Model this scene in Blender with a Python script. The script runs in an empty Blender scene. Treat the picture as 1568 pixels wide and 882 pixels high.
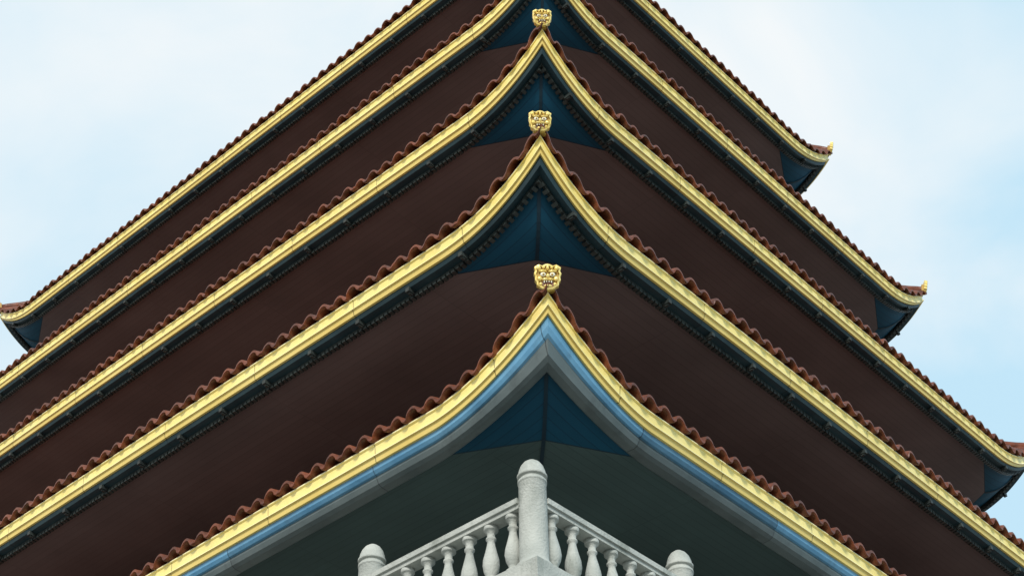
import bpy, bmesh, math, random
from mathutils import Vector, Matrix
random.seed(4)
sc=bpy.context.scene
S=0.6                       # survey units -> metres
# ------------------------------------------------------------------ materials
def newmat(name):
    m=bpy.data.materials.new(name);m.use_nodes=True
    nt=m.node_tree;b=nt.nodes['Principled BSDF'];return m,nt,b
def N(nt,t,**k):
    n=nt.nodes.new(t)
    for a,v in k.items(): setattr(n,a,v)
    return n
def mathf(nt):
    def mth(op,a,bv=None,c=None):
        n=N(nt,'ShaderNodeMath',operation=op)
        for i,v in enumerate((a,bv,c)):
            if v is None: continue
            if isinstance(v,(int,float)): n.inputs[i].default_value=v
            else: nt.links.new(v,n.inputs[i])
        return n.outputs[0]
    return mth
def surf(name,c1,c2,scale=3.0,rough=.7,bump=.0,bscale=30,metal=0,detail=6,dirt=None,dirtscale=1.2,dirtmax=.75,spec=.3,joint=0,segvar=0):
    m,nt,b=newmat(name);mth=mathf(nt)
    tc=N(nt,'ShaderNodeTexCoord')
    no=N(nt,'ShaderNodeTexNoise');no.inputs['Scale'].default_value=scale;no.inputs['Detail'].default_value=detail
    nt.links.new(tc.outputs['Object'],no.inputs['Vector'])
    cr=N(nt,'ShaderNodeValToRGB')
    cr.color_ramp.elements[0].position=.32;cr.color_ramp.elements[0].color=(*c1,1)
    cr.color_ramp.elements[1].position=.68;cr.color_ramp.elements[1].color=(*c2,1)
    nt.links.new(no.outputs['Fac'],cr.inputs['Fac'])
    out=cr.outputs['Color']
    if dirt:
        n2=N(nt,'ShaderNodeTexNoise');n2.inputs['Scale'].default_value=dirtscale;n2.inputs['Detail'].default_value=10;n2.inputs['Roughness'].default_value=.7
        mp=N(nt,'ShaderNodeMapping');mp.inputs['Scale'].default_value=(1,1,.35)
        nt.links.new(tc.outputs['Object'],mp.inputs['Vector']);nt.links.new(mp.outputs[0],n2.inputs['Vector'])
        r2=N(nt,'ShaderNodeValToRGB');r2.color_ramp.elements[0].position=.52;r2.color_ramp.elements[0].color=(0,0,0,1)
        r2.color_ramp.elements[1].position=.72;r2.color_ramp.elements[1].color=(dirtmax,dirtmax,dirtmax,1)
        nt.links.new(n2.outputs['Fac'],r2.inputs['Fac'])
        mx=N(nt,'ShaderNodeMix',data_type='RGBA');mx.inputs['B'].default_value=(*dirt,1)
        nt.links.new(r2.outputs['Color'],mx.inputs['Factor']);nt.links.new(out,mx.inputs['A']);out=mx.outputs['Result']
    if joint:
        uv=N(nt,'ShaderNodeUVMap');uv.uv_map='UVMap'
        sp=N(nt,'ShaderNodeSeparateXYZ');nt.links.new(uv.outputs[0],sp.inputs[0])
        q=mth('ADD',mth('DIVIDE',sp.outputs['X'],joint),.37)
        jf=mth('LESS_THAN',mth('FRACT',q),.022/joint)
        wn=N(nt,'ShaderNodeTexWhiteNoise',noise_dimensions='1D');nt.links.new(mth('FLOOR',q),wn.inputs['W'])
        fac=mth('MULTIPLY',mth('MULTIPLY_ADD',wn.outputs['Value'],segvar,1-segvar/2),mth('SUBTRACT',1.0,mth('MULTIPLY',jf,.6)))
        vm=N(nt,'ShaderNodeVectorMath',operation='SCALE');nt.links.new(out,vm.inputs[0]);nt.links.new(fac,vm.inputs['Scale']);out=vm.outputs[0]
    nt.links.new(out,b.inputs['Base Color'])
    b.inputs['Roughness'].default_value=rough;b.inputs['Metallic'].default_value=metal
    b.inputs['Specular IOR Level'].default_value=spec
    if bump:
        nb=N(nt,'ShaderNodeTexNoise');nb.inputs['Scale'].default_value=bscale;nb.inputs['Detail'].default_value=5
        nt.links.new(tc.outputs['Object'],nb.inputs['Vector'])
        bp=N(nt,'ShaderNodeBump');bp.inputs['Strength'].default_value=bump;bp.inputs['Distance'].default_value=.02
        nt.links.new(nb.outputs['Fac'],bp.inputs['Height']);nt.links.new(bp.outputs[0],b.inputs['Normal'])
    return m
def boards(name,base,line,pitch=.17,var=.09,joint=5.0,rough=.65,spec=.25):
    """narrow boards: UV x = along the eave, UV y = distance in from the eave (survey units)"""
    m,nt,b=newmat(name);mth=mathf(nt)
    uv=N(nt,'ShaderNodeUVMap');uv.uv_map='UVMap'
    sp=N(nt,'ShaderNodeSeparateXYZ');nt.links.new(uv.outputs[0],sp.inputs[0])
    v=mth('DIVIDE',sp.outputs['Y'],pitch); fr=mth('FRACT',v); fl=mth('FLOOR',v)
    gl=mth('LESS_THAN',fr,.10)
    ju=mth('ADD',mth('DIVIDE',sp.outputs['X'],joint),0.13);jf=mth('LESS_THAN',mth('FRACT',ju),.004)
    jl=mth('FLOOR',ju)
    wn2=N(nt,'ShaderNodeTexWhiteNoise',noise_dimensions='2D')
    cb=N(nt,'ShaderNodeCombineXYZ');nt.links.new(fl,cb.inputs[0]);nt.links.new(jl,cb.inputs[1]);nt.links.new(cb.outputs[0],wn2.inputs['Vector'])
    fac=mth('MULTIPLY_ADD',wn2.outputs['Value'],var,1-var/2)
    tc=N(nt,'ShaderNodeTexCoord');no=N(nt,'ShaderNodeTexNoise');no.inputs['Scale'].default_value=.7;no.inputs['Detail'].default_value=9
    nt.links.new(tc.outputs['Object'],no.inputs['Vector'])
    fac2=mth('MULTIPLY',fac,mth('MULTIPLY_ADD',no.outputs['Fac'],.8,.6))
    mx=N(nt,'ShaderNodeMix',data_type='RGBA');mx.inputs['A'].default_value=(*base,1);mx.inputs['B'].default_value=(*line,1)
    nt.links.new(mth('MAXIMUM',gl,jf),mx.inputs['Factor'])
    vm=N(nt,'ShaderNodeVectorMath',operation='SCALE');nt.links.new(mx.outputs['Result'],vm.inputs[0]);nt.links.new(fac2,vm.inputs['Scale'])
    nt.links.new(vm.outputs[0],b.inputs['Base Color'])
    bp=N(nt,'ShaderNodeBump');bp.inputs['Strength'].default_value=.25;bp.inputs['Distance'].default_value=.006;bp.invert=True
    nt.links.new(gl,bp.inputs['Height']);nt.links.new(bp.outputs[0],b.inputs['Normal'])
    b.inputs['Roughness'].default_value=rough;b.inputs['Specular IOR Level'].default_value=spec
    return m
M={}
M['yellow']=surf('yellow_painted_fascia',(.92,.74,.23),(.95,.81,.31),1.5,.35,.1,25,dirt=(.74,.54,.16),dirtscale=2.0,dirtmax=.45,joint=3.1,segvar=.08,spec=.5)
M['ochre']=surf('ochre_lower_moulding',(.76,.56,.15),(.84,.65,.21),1.5,.45,.1,25,joint=3.1,segvar=.08)
M['cream']=surf('cream_highlight_edge',(.93,.84,.44),(.95,.89,.55),3,.4,.1,25,dirt=(.65,.55,.28),dirtscale=3,dirtmax=.4)  # lighter cream edge, its colour brightened to paint in the moulding's highlight line
M['blue']=surf('weathered_blue_flashing',(.07,.22,.37),(.14,.33,.49),2.0,.33,.2,12,dirt=(.07,.14,.20),dirtscale=2,joint=4.3,segvar=.6,spec=.5)
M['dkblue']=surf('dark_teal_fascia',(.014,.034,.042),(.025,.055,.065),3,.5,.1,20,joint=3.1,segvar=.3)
M['grey']=surf('grey_metal_gutter',(.070,.095,.098),(.120,.148,.148),1.7,.40,.2,10,dirt=(.04,.048,.048),dirtscale=2,joint=4.3,segvar=.3,spec=.45)
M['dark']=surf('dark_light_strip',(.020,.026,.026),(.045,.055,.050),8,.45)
M['brown']=boards('brown_soffit_boards',(.142,.113,.109),(.118,.094,.091))
M['teal']=boards('teal_soffit_boards',(.003,.062,.112),(.002,.040,.078),pitch=.17)
M['green']=boards('grey_green_soffit_boards',(.060,.096,.094),(.047,.077,.075))
M['seam']=surf('soffit_seam',(.004,.02,.035),(.006,.03,.045),5,.6)
M['tile']=surf('glazed_clay_tile',(.080,.022,.010),(.20,.052,.019),5,.42,.25,18,dirt=(.025,.014,.010),dirtscale=4,spec=.3)
M['gold']=surf('gilded_ceramic',(.85,.58,.10),(.98,.80,.30),10,.25,.3,40,metal=.3,spec=.8)
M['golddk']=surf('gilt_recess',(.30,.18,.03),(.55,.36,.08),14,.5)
M['ivory']=surf('ivory_glaze',(.80,.78,.62),(.88,.85,.72),10,.3)
M['stone']=surf('weathered_white_stone',(.34,.36,.33),(.47,.485,.445),3,.75,.5,40,dirt=(.16,.18,.15),dirtscale=3)
M['wall']=surf('cream_render_wall',(.55,.50,.38),(.62,.57,.45),2,.8,.3,30)
M['glass']=surf('window_glass',(.02,.03,.035),(.03,.04,.05),1,.12)
M['red']=surf('red_painted_column',(.30,.03,.02),(.36,.05,.03),2,.5)
M['pave']=surf('paved_ground',(.21,.21,.20),(.29,.29,.275),.6,.85,.4,6,dirt=(.15,.15,.14),dirtscale=.3)
# ------------------------------------------------------------------ mesh collector
class Mesh:
    def __init__(s): s.v=[];s.f=[];s.m=[];s.uv=[];s.mats=[];s.sm=[]
    def mi(s,k):
        if k not in s.mats: s.mats.append(k)
        return s.mats.index(k)
    def face(s,ids,k,uv=None,smooth=False):
        s.f.append(ids);s.m.append(s.mi(k));s.uv.append(uv);s.sm.append(smooth)
    def add(s,p): s.v.append(p);return len(s.v)-1
    def build(s,name,parent=None):
        me=bpy.data.meshes.new(name)
        me.from_pydata([(x*S,y*S,z*S) for x,y,z in s.v],[],s.f)
        for k in s.mats: me.materials.append(M[k])
        ul=me.uv_layers.new(name='UVMap')
        for p,mi,uv,sm in zip(me.polygons,s.m,s.uv,s.sm):
            p.material_index=mi;p.use_smooth=sm
            if uv:
                for li,c in zip(p.loop_indices,uv): ul.data[li].uv=c
        o=bpy.data.objects.new(name,me);sc.collection.objects.link(o)
        if parent: o.parent=parent
        return o
    def box(s,c,ax,h,k):
        ids=[]
        for i in (-1,1):
            for j in (-1,1):
                for l in (-1,1):
                    p=Vector(c)+ax[0]*h[0]*i+ax[1]*h[1]*j+ax[2]*h[2]*l
                    ids.append(s.add(tuple(p)))
        for q in ((0,1,3,2),(4,6,7,5),(0,4,5,1),(2,3,7,6),(0,2,6,4),(1,5,7,3)):
            s.face([ids[a] for a in q],k)
    def ball(s,c,ax,r,k,seg=12,rings=8):
        rows=[]
        for i in range(rings+1):
            th=math.pi*i/rings;row=[]
            for j in range(seg):
                ph=2*math.pi*j/seg
                p=Vector(c)+ax[0]*r[0]*math.sin(th)*math.cos(ph)+ax[1]*r[1]*math.sin(th)*math.sin(ph)+ax[2]*r[2]*math.cos(th)
                row.append(s.add(tuple(p)))
            rows.append(row)
        for i in range(rings):
            for j in range(seg):
                s.face([rows[i][j],rows[i+1][j],rows[i+1][(j+1)%seg],rows[i][(j+1)%seg]],k,None,True)
    def lathe(s,c,prof,k,seg=20):
        rows=[]
        for r,z in prof:
            row=[]
            for j in range(seg):
                ph=2*math.pi*j/seg
                row.append(s.add((c[0]+r*math.cos(ph),c[1]+r*math.sin(ph),c[2]+z)))
            rows.append(row)
        for i in range(len(rows)-1):
            dz=abs(prof[i+1][1]-prof[i][1])
            for j in range(seg):
                s.face([rows[i][j],rows[i][(j+1)%seg],rows[i+1][(j+1)%seg],rows[i+1][j]],k,None,dz>.025)
        s.face(rows[-1],k);s.face(rows[0][::-1],k)
# ------------------------------------------------------------------ building frame
q2=math.sqrt(.5)
U=Vector((q2,q2,0));V=Vector((-q2,q2,0));Zv=Vector((0,0,1))
C=Vector((-2.13,43.07,0))
def W(a,b,z): 
    p=C+U*a+V*b; return (p.x,p.y,z)
tiers=[]
for k in range(1,6):
    if k==1: t=dict(hu=13.19-.07,hv=18.63+.07,z=16.461,c=1.156,L=2.9,p=1.75)
    else:
        t=dict(hu=7.9+1.90*(5-k),hv=14.84+1.41*(5-k),z=20+5.963*(k-2)+.1*(k-2)**2,c=1.10,L=2.75,p=2.28)
    t['k']=k;tiers.append(t)
over={1:6.0,2:4.3,3:3.6,4:3.6,5:3.6}
for t in tiers:
    t['wu']=t['hu']-over[t['k']];t['wv']=t['hv']-over[t['k']]
def corner(t,i,d):
    hu,hv=t['hu']-d,t['hv']-d
    return [(-hu,-hv),(hu,-hv),(hu,hv),(-hu,hv)][i%4]
def curl(t,s): return t['c']*max(0,1-max(s,0)/t['L'])**t['p']
def ept(t,i,s,d,dz,fall=1.0):
    a=corner(t,i,d);b=corner(t,i+1,d)
    L=max(abs(b[0]-a[0])+abs(b[1]-a[1]),1e-5)
    s=min(max(s,0),L);f=s/L
    return W(a[0]+(b[0]-a[0])*f,a[1]+(b[1]-a[1])*f,t['z']+dz+fall*curl(t,min(s,L-s)))
def elen(t,i,d):
    a=corner(t,i,d);b=corner(t,i+1,d);return abs(b[0]-a[0])+abs(b[1]-a[1])
def sweep(me,t,prof):
    """prof: list of (d,dz,mat of the band to the next point,share of the corner upturn)"""
    for i in range(4):
        st=[x*.09 for x in range(0,36)]
        rows=[]
        fr=[('a',s) for s in st]+[('m',f) for f in (.15,.3,.5,.7,.85)]+[('b',s) for s in st[::-1]]
        for (d,dz,mt,g) in prof:
            L=elen(t,i,d);row=[]
            for kind,s in fr:
                if kind=='a': x=s
                elif kind=='b': x=L-s
                else: x=3.3+(L-6.6)*s
                row.append((me.add(ept(t,i,x,d,dz,g)),x+d))
            rows.append(row)
        for j in range(len(prof)-1):
            mt=prof[j][2]
            for n in range(len(fr)-1):
                a,b_,c,d_=rows[j][n],rows[j][n+1],rows[j+1][n+1],rows[j+1][n]
                me.face([a[0],b_[0],c[0],d_[0]],mt,[(a[1],0),(b_[1],0),(c[1],.1),(d_[1],.1)])
pagoda=bpy.data.objects.new('pagoda',None);sc.collection.objects.link(pagoda)
P=.445;A=.135
def wave(x):
    ph=(x/P)%1
    if ph<.66: return A*math.sin(math.pi*ph/.66)**.62
    return -.3*A*math.sin(math.pi*(ph-.66)/.34)
for t in tiers:
    k=t['k'];low=(k==1)
    e=Mesh()
    up=[(.07,.33,'tile',1),(.07,.24,'cream',1),(-.005,.225,'cream',1),(-.035,.19,'cream',1),(-.035,.165,'yellow',1),(.0,.15,'yellow',1),(.02,-.05,'cream',1),(-.015,-.065,'cream',1),(-.02,-.085,'ochre',1),(.02,-.10,'ochre',1),(.05,-.20,'ochre',1)]
    if low:
        prof=up+[(.10,-.20,'blue',1),(.12,-.29,'blue',.9),(.17,-.35,'blue',.84),(.22,-.36,'grey',.8),(.22,-.42,'grey',.77),(.27,-.51,'grey',.66),(.35,-.55,'grey',.62),(.52,-.56,'grey',.60),(.58,-.51,'grey',.60),(.58,-.38,'grey',.60)]
        sd,sz,sg=.58,-.43,.60
    else:
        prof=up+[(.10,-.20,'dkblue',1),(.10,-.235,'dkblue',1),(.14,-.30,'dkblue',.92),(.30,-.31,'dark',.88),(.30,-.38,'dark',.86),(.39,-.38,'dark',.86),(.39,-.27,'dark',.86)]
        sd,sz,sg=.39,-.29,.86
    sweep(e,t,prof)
    e.build('eave_fascia',pagoda)
    # -------- soffit
    so=Mesh();mm='green' if low else 'brown'
    KH=2.85;wt=2.50;Lw=t['L']+.1
    ws=[x*.1 for x in range(0,int(Lw/.1)+1)]+[Lw,]
    ws=sorted(set([round(x,4) for x in ws+[wt,wt+.05]]))
    inner=over[k]+.1
    for i in range(4):
        L=elen(t,i,sd)
        a=corner(t,i,sd);b=corner(t,i+1,sd)
        dx=((b[0]-a[0])/L,(b[1]-a[1])/L);nx=(-dx[1],dx[0])
        for end in (0,1):
            R=6
            grid=[]
            for w in ws:
                row=[]
                for r in range(R+1):
                    f=r/R
                    s=w*(1-f)+w/KH*f;n=w/KH*f
                    z=t['z']+sz+sg*t['c']*max(0,1-w/t['L'])**t['p']
                    ss=s if end==0 else L-s
                    p=W(a[0]+dx[0]*ss+nx[0]*n,a[1]+dx[1]*ss+nx[1]*n,z)
                    row.append((so.add(p),(s,n)))
                grid.append(row)
            for j in range(len(ws)-1):
                mt='teal' if ws[j+1]<=wt+.001 else ('seam' if ws[j]<wt+.04 else mm)
                for r in range(R):
                    c4=[grid[j][r],grid[j+1][r],grid[j+1][r+1],grid[j][r+1]]
                    if end: c4=c4[::-1]
                    so.face([c[0] for c in c4],mt,[c[1] for c in c4],mt!='seam')
        D=inner-sd;h=Lw/KH
        pts=[(Lw,0),(L-Lw,0),(L-h,h),(L-D,D),(D,D),(h,h)]
        ids=[so.add(W(a[0]+dx[0]*s+nx[0]*n,a[1]+dx[1]*s+nx[1]*n,t['z']+sz)) for s,n in pts]
        so.face(ids,mm,pts)
        # hip batten (thin dark strip along mitre of soffit)
        hb=[]
        for j in range(0,46):
            h_=D*j/45
            w=KH*h_
            z=t['z']+sz+sg*t['c']*max(0,1-w/t['L'])**t['p']-.02
            a0=corner(t,i,sd+h_)
            sgn=Vector((math.copysign(1,a0[0]),math.copysign(1,a0[1]),0))
            per=Vector((-sgn.y,sgn.x,0)).normalized()*.035
            hb.append([so.add(W(a0[0]+per.x*s_,a0[1]+per.y*s_,z)) for s_ in (-1,1)])
        for j in range(45):
            if D*j/45*KH>wt and not low: continue
            so.face([hb[j][0],hb[j+1][0],hb[j+1][1],hb[j][1]],'seam')
    so.build('soffit',pagoda)
    # -------- light strip beads and brackets
    if not low:
        ls=Mesh()
        for i in (0,3,1,2):
            d=.345;L=elen(t,i,d);a=corner(t,i,d);b=corner(t,i+1,d)
            dirv=(U*((b[0]-a[0])/L)+V*((b[1]-a[1])/L))
            nv=Vector((-dirv.y,dirv.x,0))
            s=.06
            while s<L:
                p=ept(t,i,s,d,-.40,.86);p2=ept(t,i,s+.05,d,-.40,.86)
                tx=(Vector(p2)-Vector(p)).normalized() if s<L-.1 else dirv
                ls.box(p,(tx,nv,nv.cross(tx)),(.040,.058,.034+.012*random.random()),'dark')
                s+=.125
            s=.9
            while s<L-.6:
                p=ept(t,i,s,.2,-.34,.9)
                ls.box(p,(dirv,nv,Zv),(.05,.09,.05),'dark')
                ls.box((p[0],p[1],p[2]-.045),(dirv,nv,Zv),(.03,.04,.04),'dark')
                s+=1.45
        ls.build('light_strip',pagoda)
    # -------- tiled roof
    ro=Mesh();top=(k==5)
    run=(t['hu']-.03 if top else over[k+1]+ (t['hu']-tiers[k]['hu']) )
    slope=.42 if not top else .6
    if low: run=max(run,3.5);slope=.3
    cl=.62;nc=int(run/cl)+1
    TB=.265
    for i in range(4):
        L=elen(t,i,-.14)
        ncol=int(L/P);Pq=L/ncol
        xs=[]
        sub=12 if i in(0,3) else 6
        for c_ in range(ncol):
            for j in range(sub): xs.append((c_+j/sub)*Pq)
        xs.append(L)
        jit=[random.uniform(-.018,.018) for _ in range(ncol+1)]
        rows=[]
        def trow(d,add):
            row=[]
            fall=max(0,1-(d+.14)/5.0)**1.5
            for x in xs:
                dd=d+.14
                xx=min(max(x,dd),L-dd) if L-2*dd>0 else L/2
                ci=min(int(x/Pq),ncol)
                z=TB+slope*dd+dd*dd*.01+wave(x/Pq*P)+add+jit[ci]
                s=xx-dd
                row.append(ro.add(ept(t,i,s,d-jit[ci]*.8 if d<0 else d,z,fall)))
            rows.append(row)
        trow(.25,-.06);trow(-.12,-.055);trow(-.145,-.03)
        for c_ in range(nc):
            d0=-.14+c_*cl;d1=min(d0+cl,run)
            if d1<=d0: break
            trow(d0,.03);trow(d1,-.02)
        for j in range(len(rows)-1):
            for n in range(len(xs)-1):
                ro.face([rows[j][n],rows[j][n+1],rows[j+1][n+1],rows[j+1][n]],'tile',None,j>=2 and j%2==1 or j==0)
    for i in range(4):
        prev=None
        for j in range(30):
            d=-.10+(run+.10)*j/29
            fall=max(0,1-(d+.14)/5.0)**1.5
            dd=d+.14
            a0=corner(t,i,d);z=t['z']+TB+slope*dd+dd*dd*.01+fall*t['c']+.06
            sgn=Vector((math.copysign(1,corner(t,i,0)[0]),math.copysign(1,corner(t,i,0)[1]),0))
            per=Vector((-sgn.y,sgn.x,0)).normalized()
            bump=.02*abs(math.sin(j*1.3))
            ring=[ro.add(W(a0[0]+per.x*math.cos(q)*(.12+bump),a0[1]+per.y*math.cos(q)*(.12+bump),z+math.sin(q)*(.13+bump))) for q in [math.pi*x/8 for x in range(-2,11)]]
            if prev:
                for n in range(len(ring)-1): ro.face([prev[n],prev[n+1],ring[n+1],ring[n]],'tile',None,True)
            else: ro.face(ring,'tile')
            prev=ring
    if top:
        zr=t['z']+.3+slope*run+run*run*.01+.25
        ro.box(W(0,0,zr),(U,V,Zv),(.25,t['hv']-t['hu']+.4,.35),'tile')
    ro.build('tiled_roof',pagoda)
    # -------- gilded lion-face end tiles
    for i in range(4):
        g=Mesh()
        s0=corner(t,i,0);o=(U*math.copysign(1,s0[0])+V*math.copysign(1,s0[1])).normalized()
        per=Vector((-o.y,o.x,0));
        tl=math.radians(12);f=(o*math.cos(tl)-Zv*math.sin(tl)).normalized();upv=per.cross(f)*-1
        if upv.z<0: upv=-upv
        K=1.0 if low else .90
        a0=corner(t,i,-.12);c0=Vector(W(a0[0],a0[1],t['z']+t['c']+.43))
        ax=(per*K,upv*K,f)
        def Q(x,y,z): return tuple(c0+per*x*K+upv*y*K+f*z)
        out=[(-.20,.235),(-.16,.262),(-.10,.235),(-.05,.262),(0,.275),(.05,.262),(.10,.235),(.16,.262),(.20,.235),(.245,.20),(.225,.13),(.25,.07),(.225,.01),(.235,-.06),(.20,-.11),(.20,-.17),(.15,-.20),(.10,-.245),(0,-.26),(-.10,-.245),(-.15,-.20),(-.20,-.17),(-.20,-.11),(-.235,-.06),(-.225,.01),(-.25,.07),(-.225,.13),(-.245,.20)]
        n=len(out)
        bk=[g.add(Q(x,y,-.08)) for x,y in out];fr_=[g.add(Q(x,y,.015)) for x,y in out]
        i1=[g.add(Q(x*.86,y*.86,.03)) for x,y in out];i2=[g.add(Q(x*.78,y*.78,-.01)) for x,y in out]
        for j in range(n):
            j2=(j+1)%n
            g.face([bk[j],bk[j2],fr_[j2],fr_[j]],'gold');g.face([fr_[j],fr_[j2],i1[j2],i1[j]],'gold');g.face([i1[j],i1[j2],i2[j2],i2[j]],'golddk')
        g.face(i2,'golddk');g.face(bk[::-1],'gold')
        for sx in(-1,1):
            g.ball(Q(sx*.085,.045,.02),ax,(.055,.045,.03),'ivory',10,6)
            g.ball(Q(sx*.08,.04,.045),ax,(.022,.022,.014),'golddk',8,5)
            g.ball(Q(sx*.09,.115,.02),ax,(.085,.026,.035),'gold',10,6)
            g.ball(Q(sx*.165,.185,.01),ax,(.05,.05,.03),'gold',8,6)
            g.ball(Q(sx*.15,-.035,.01),ax,(.05,.055,.03),'gold',10,6)
            g.ball(Q(sx*.05,-.055,.02),ax,(.058,.030,.035),'gold',10,6)
            g.ball(Q(sx*.065,-.105,.02),ax,(.014,.028,.014),'ivory',6,5)
            g.ball(Q(sx*.022,-.10,.02),ax,(.014,.018,.012),'ivory',6,5)
            g.ball(Q(sx*.13,-.15,.01),ax,(.035,.04,.03),'gold',8,6)
            g.ball(Q(sx*.075,.20,.01),ax,(.03,.04,.03),'gold',8,6)
        g.ball(Q(0,.01,.025),ax,(.034,.055,.04),'gold',10,6)
        g.ball(Q(0,-.185,.015),ax,(.085,.030,.03),'gold',10,6)
        g.ball(Q(0,.19,.015),ax,(.03,.06,.03),'gold',10,6)
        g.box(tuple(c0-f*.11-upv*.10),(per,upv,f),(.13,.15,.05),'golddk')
        g.build('lion_face_end_tile',pagoda)
# ------------------------------------------------------------------ walls of the storeys
G=-2.67
wl=Mesh()
def storey(wu,wv,z0,z1):
    for i in range(4):
        cs=[(-wu,-wv),(wu,-wv),(wu,wv),(-wu,wv)];a=cs[i];b=cs[(i+1)%4]
        L=abs(b[0]-a[0])+abs(b[1]-a[1]);dx=((b[0]-a[0])/L,(b[1]-a[1])/L);nx=(dx[1],-dx[0])
        dv=U*dx[0]+V*dx[1];nv=U*nx[0]+V*nx[1]
        ids=[wl.add(W(*p)) for p in ((a[0],a[1],z0),(b[0],b[1],z0),(b[0],b[1],z1),(a[0],a[1],z1))]
        wl.face(ids,'wall')
        nb=max(2,int(L/3.2));w=L/nb
        for j in range(nb):
            s=j*w;wl.box(W(a[0]+dx[0]*s,a[1]+dx[1]*s,(z0+z1)/2),(dv,nv,Zv),(.22,.22,(z1-z0)/2),'red')
        h=(z1-z0)
        for j in range(nb):
            s=(j+.5)*w;c=Vector(W(a[0]+dx[0]*s,a[1]+dx[1]*s,z0+h*.62))
            wl.box(tuple(c+nv*.02),(dv,nv,Zv),(.75,.03,h*.2),'glass')
            for q in(-1,1):
                wl.box(tuple(c+dv*q*.8),(dv,nv,Zv),(.06,.1,h*.2+.06),'red')
                wl.box(tuple(c+Zv*q*(h*.2+.05)),(dv,nv,Zv),(.74,.09,.05),'red')
            wl.box(tuple(c),(dv,nv,Zv),(.03,.08,h*.2),'red')
for k in range(2,6):
    t=tiers[k-1];zb=tiers[k-2]['z']+.2
    storey(t['wu'],t['wv'],zb,t['z']-.27)
t1=tiers[0];BF=12.1
storey(t1['wu'],t1['wv'],BF,t1['z']-.40)
storey(t1['wu'],t1['wv'],G,BF-.5)
wl.build('storey_walls',pagoda)
# ------------------------------------------------------------------ camera
yaw,pit,rol=.057,.716,-.02
fw=Vector((math.sin(yaw)*math.cos(pit),math.cos(yaw)*math.cos(pit),math.sin(pit)))
r0=Vector((math.cos(yaw),-math.sin(yaw),0));u0=r0.cross(fw)
r=r0*math.cos(rol)+u0*math.sin(rol);u=-r0*math.sin(rol)+u0*math.cos(rol)
f=math.exp(7.744)
cd=bpy.data.cameras.new('camera');cam=bpy.data.objects.new('camera',cd);sc.collection.objects.link(cam);sc.camera=cam
cd.sensor_width=36;cd.lens=f/1568*36;cd.clip_end=5000
cam.matrix_world=Matrix(((r.x,u.x,-fw.x,0),(r.y,u.y,-fw.y,0),(r.z,u.z,-fw.z,0),(0,0,0,1)))
# ------------------------------------------------------------------ balustrade
def proj(p):
    p=Vector(p);d=p.dot(fw);return 784+f*p.dot(r)/d,441-f*p.dot(u)/d
def ray(x,y): return (fw+r*((x-784)/f)-u*((y-441)/f))
rd=ray(814,705);yy=20.9;pc=rd*(yy/rd.y)       # top of the corner cap
zt=pc.z
def solve(dirv,xt):
    lo,hi=0,12
    for _ in range(50):
        m=(lo+hi)/2;x,_y=proj(pc+dirv*m)
        if abs(x-814)<abs(xt-814): lo=m
        else: hi=m
    return m
sl=solve(V,571);sr=solve(U,1038)
BF=zt-2.2
bal=bpy.data.objects.new('stone_balustrade',None);sc.collection.objects.link(bal)
H=zt-BF
def post(base,name):
    m=Mesh();hh=H
    m.lathe(base,[(.30,0),(.30,.16),(.26,.20),(.24,.26),(.232,hh-.50),(.245,hh-.48),(.245,hh-.44),(.215,hh-.43),(.215,hh-.385),(.25,hh-.37),(.255,hh-.33),(.235,hh-.32),(.225,hh-.24),(.195,hh-.15),(.145,hh-.075),(.075,hh-.02),(.001,hh)],'stone',32)
    return m.build(name,bal)
def baluster(m,c,h):
    pr=[(.13,0),(.13,.08),(.10,.10),(.075,.14),(.085,.18),(.125,.28),(.145,.40),(.135,.52),(.10,.68),(.07,.82),(.062,.90),(.09,.93),(.09,.96),(.065,.98),(.07,1.06),(.10,1.10),(.125,1.12),(.125,1.2)]
    m.lathe(c,[(rr*random.uniform(.97,1.03),z/1.2*h) for rr,z in pr],'stone',18)
base=Vector((pc.x,pc.y,BF))
post(tuple(base),'corner_post')
rt=H-.72                        # top of hand rail above floor
for dirv,step in ((V,sl),(U,sr)):
    nv=Vector((-dirv.y,dirv.x,0))
    for n in range(0,5):
        b0=base+dirv*(n*step);b1=b0+dirv*step
        post(tuple(b1),'post')
        m=Mesh();mid=(b0+b1)/2
        m.box(tuple(mid+Zv*(rt-.05)),(dirv,nv,Zv),(step/2-.2,.17,.05),'stone')
        m.box(tuple(mid+Zv*(rt-.14)),(dirv,nv,Zv),(step/2-.2,.13,.04),'stone')
        m.box(tuple(mid+Zv*(.10)),(dirv,nv,Zv),(step/2-.25,.16,.10),'stone')
        nb=7
        for j in range(nb):
            p=b0+dirv*(.2+(step-.4)*(j+.5)/nb)+Zv*.198
            baluster(m,tuple(p),rt-.18-.198)
        m.build('rail_and_balusters',bal)
sm=Mesh()
off=(base-C);ha=-off.dot(U)+.45;hb_=-off.dot(V)+.45
sm.box(W(0,0,BF-.252),(U,V,Zv),(ha,hb_,.25),'stone')
sm.box(W(0,0,BF-.652),(U,V,Zv),(ha-.3,hb_-.3,.145),'wall')
sm.build('balcony_slab',pagoda)
# ------------------------------------------------------------------ ground
gm=Mesh();R=2500
ids=[gm.add(p) for p in ((-R,-R,G),(R,-R,G),(R,R,G),(-R,R,G))]
gm.face(ids,'pave');gm.build('ground')
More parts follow.
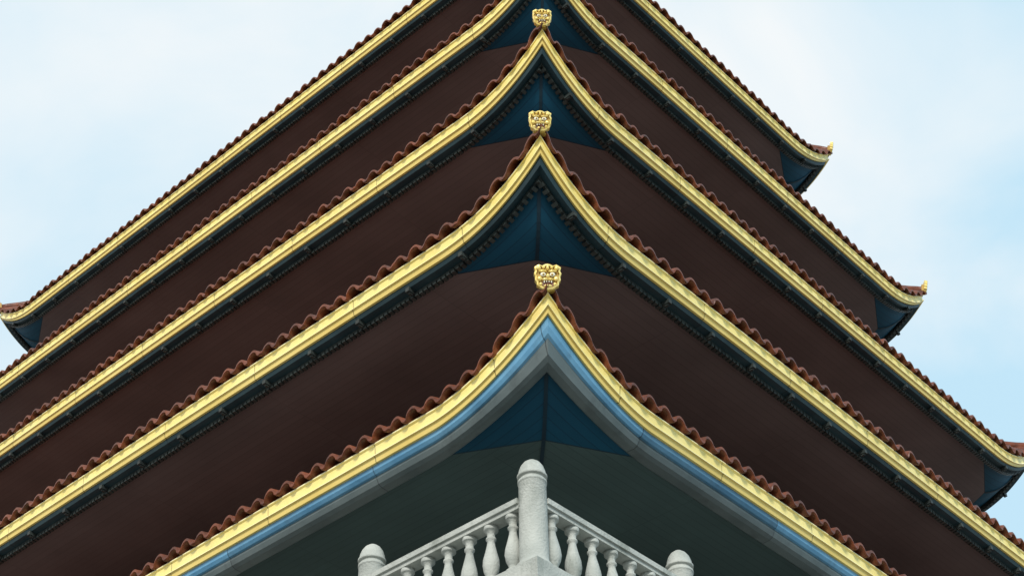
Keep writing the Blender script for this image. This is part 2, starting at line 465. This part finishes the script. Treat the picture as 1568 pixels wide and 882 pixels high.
# ------------------------------------------------------------------ light
w=bpy.data.worlds.new('World');sc.world=w;w.use_nodes=True;nt=w.node_tree
bg=nt.nodes['Background']
sun_el=math.radians(32);az=math.radians(188)    # direction towards the sun, clockwise from +Y
sky=nt.nodes.new('ShaderNodeTexSky');sky.sky_type='NISHITA';sky.sun_disc=False;sky.sun_elevation=sun_el;sky.sun_rotation=az
tc=nt.nodes.new('ShaderNodeTexCoord')
mp=nt.nodes.new('ShaderNodeMapping');mp.inputs['Scale'].default_value=(1,1,1.4);mp.inputs['Location'].default_value=(.3,.1,0)
no=nt.nodes.new('ShaderNodeTexNoise');no.inputs['Scale'].default_value=3.2;no.inputs['Detail'].default_value=8;no.inputs['Roughness'].default_value=.5;no.inputs['Distortion'].default_value=.5
nt.links.new(tc.outputs['Generated'],mp.inputs[0]);nt.links.new(mp.outputs[0],no.inputs['Vector'])
sx=nt.nodes.new('ShaderNodeSeparateXYZ');nt.links.new(tc.outputs['Generated'],sx.inputs[0])
ma=nt.nodes.new('ShaderNodeMath');ma.operation='MULTIPLY_ADD';ma.inputs[1].default_value=-.40;nt.links.new(sx.outputs['X'],ma.inputs[0]);nt.links.new(no.outputs['Fac'],ma.inputs[2])
cr=nt.nodes.new('ShaderNodeValToRGB');cr.color_ramp.elements[0].position=.32;cr.color_ramp.elements[0].color=(.0,.0,.0,1);cr.color_ramp.elements[1].position=.64;cr.color_ramp.elements[1].color=(1,1,1,1)
nt.links.new(ma.outputs[0],cr.inputs['Fac'])
cl2=nt.nodes.new('ShaderNodeMix');cl2.data_type='RGBA';cl2.inputs['A'].default_value=(6.1,8.8,10.4,1);cl2.inputs['B'].default_value=(10.2,10.6,10.7,1)
nt.links.new(cr.outputs['Color'],cl2.inputs['Factor'])
mx=nt.nodes.new('ShaderNodeMix');mx.data_type='RGBA';mx.inputs['Factor'].default_value=.88
nt.links.new(cl2.outputs['Result'],mx.inputs['B']);nt.links.new(sky.outputs[0],mx.inputs['A'])
nt.links.new(mx.outputs['Result'],bg.inputs['Color']);bg.inputs['Strength'].default_value=.1
sd_=bpy.data.lights.new('sun','SUN');sd_.energy=3.2;sd_.angle=math.radians(10);sd_.color=(1,.96,.9)
so_=bpy.data.objects.new('sun',sd_);sc.collection.objects.link(so_)
dv=Vector((math.sin(az)*math.cos(sun_el),math.cos(az)*math.cos(sun_el),math.sin(sun_el)))
so_.rotation_euler=dv.to_track_quat('Z','Y').to_euler()
sc.view_settings.view_transform='Standard';sc.view_settings.look='None';sc.view_settings.exposure=0
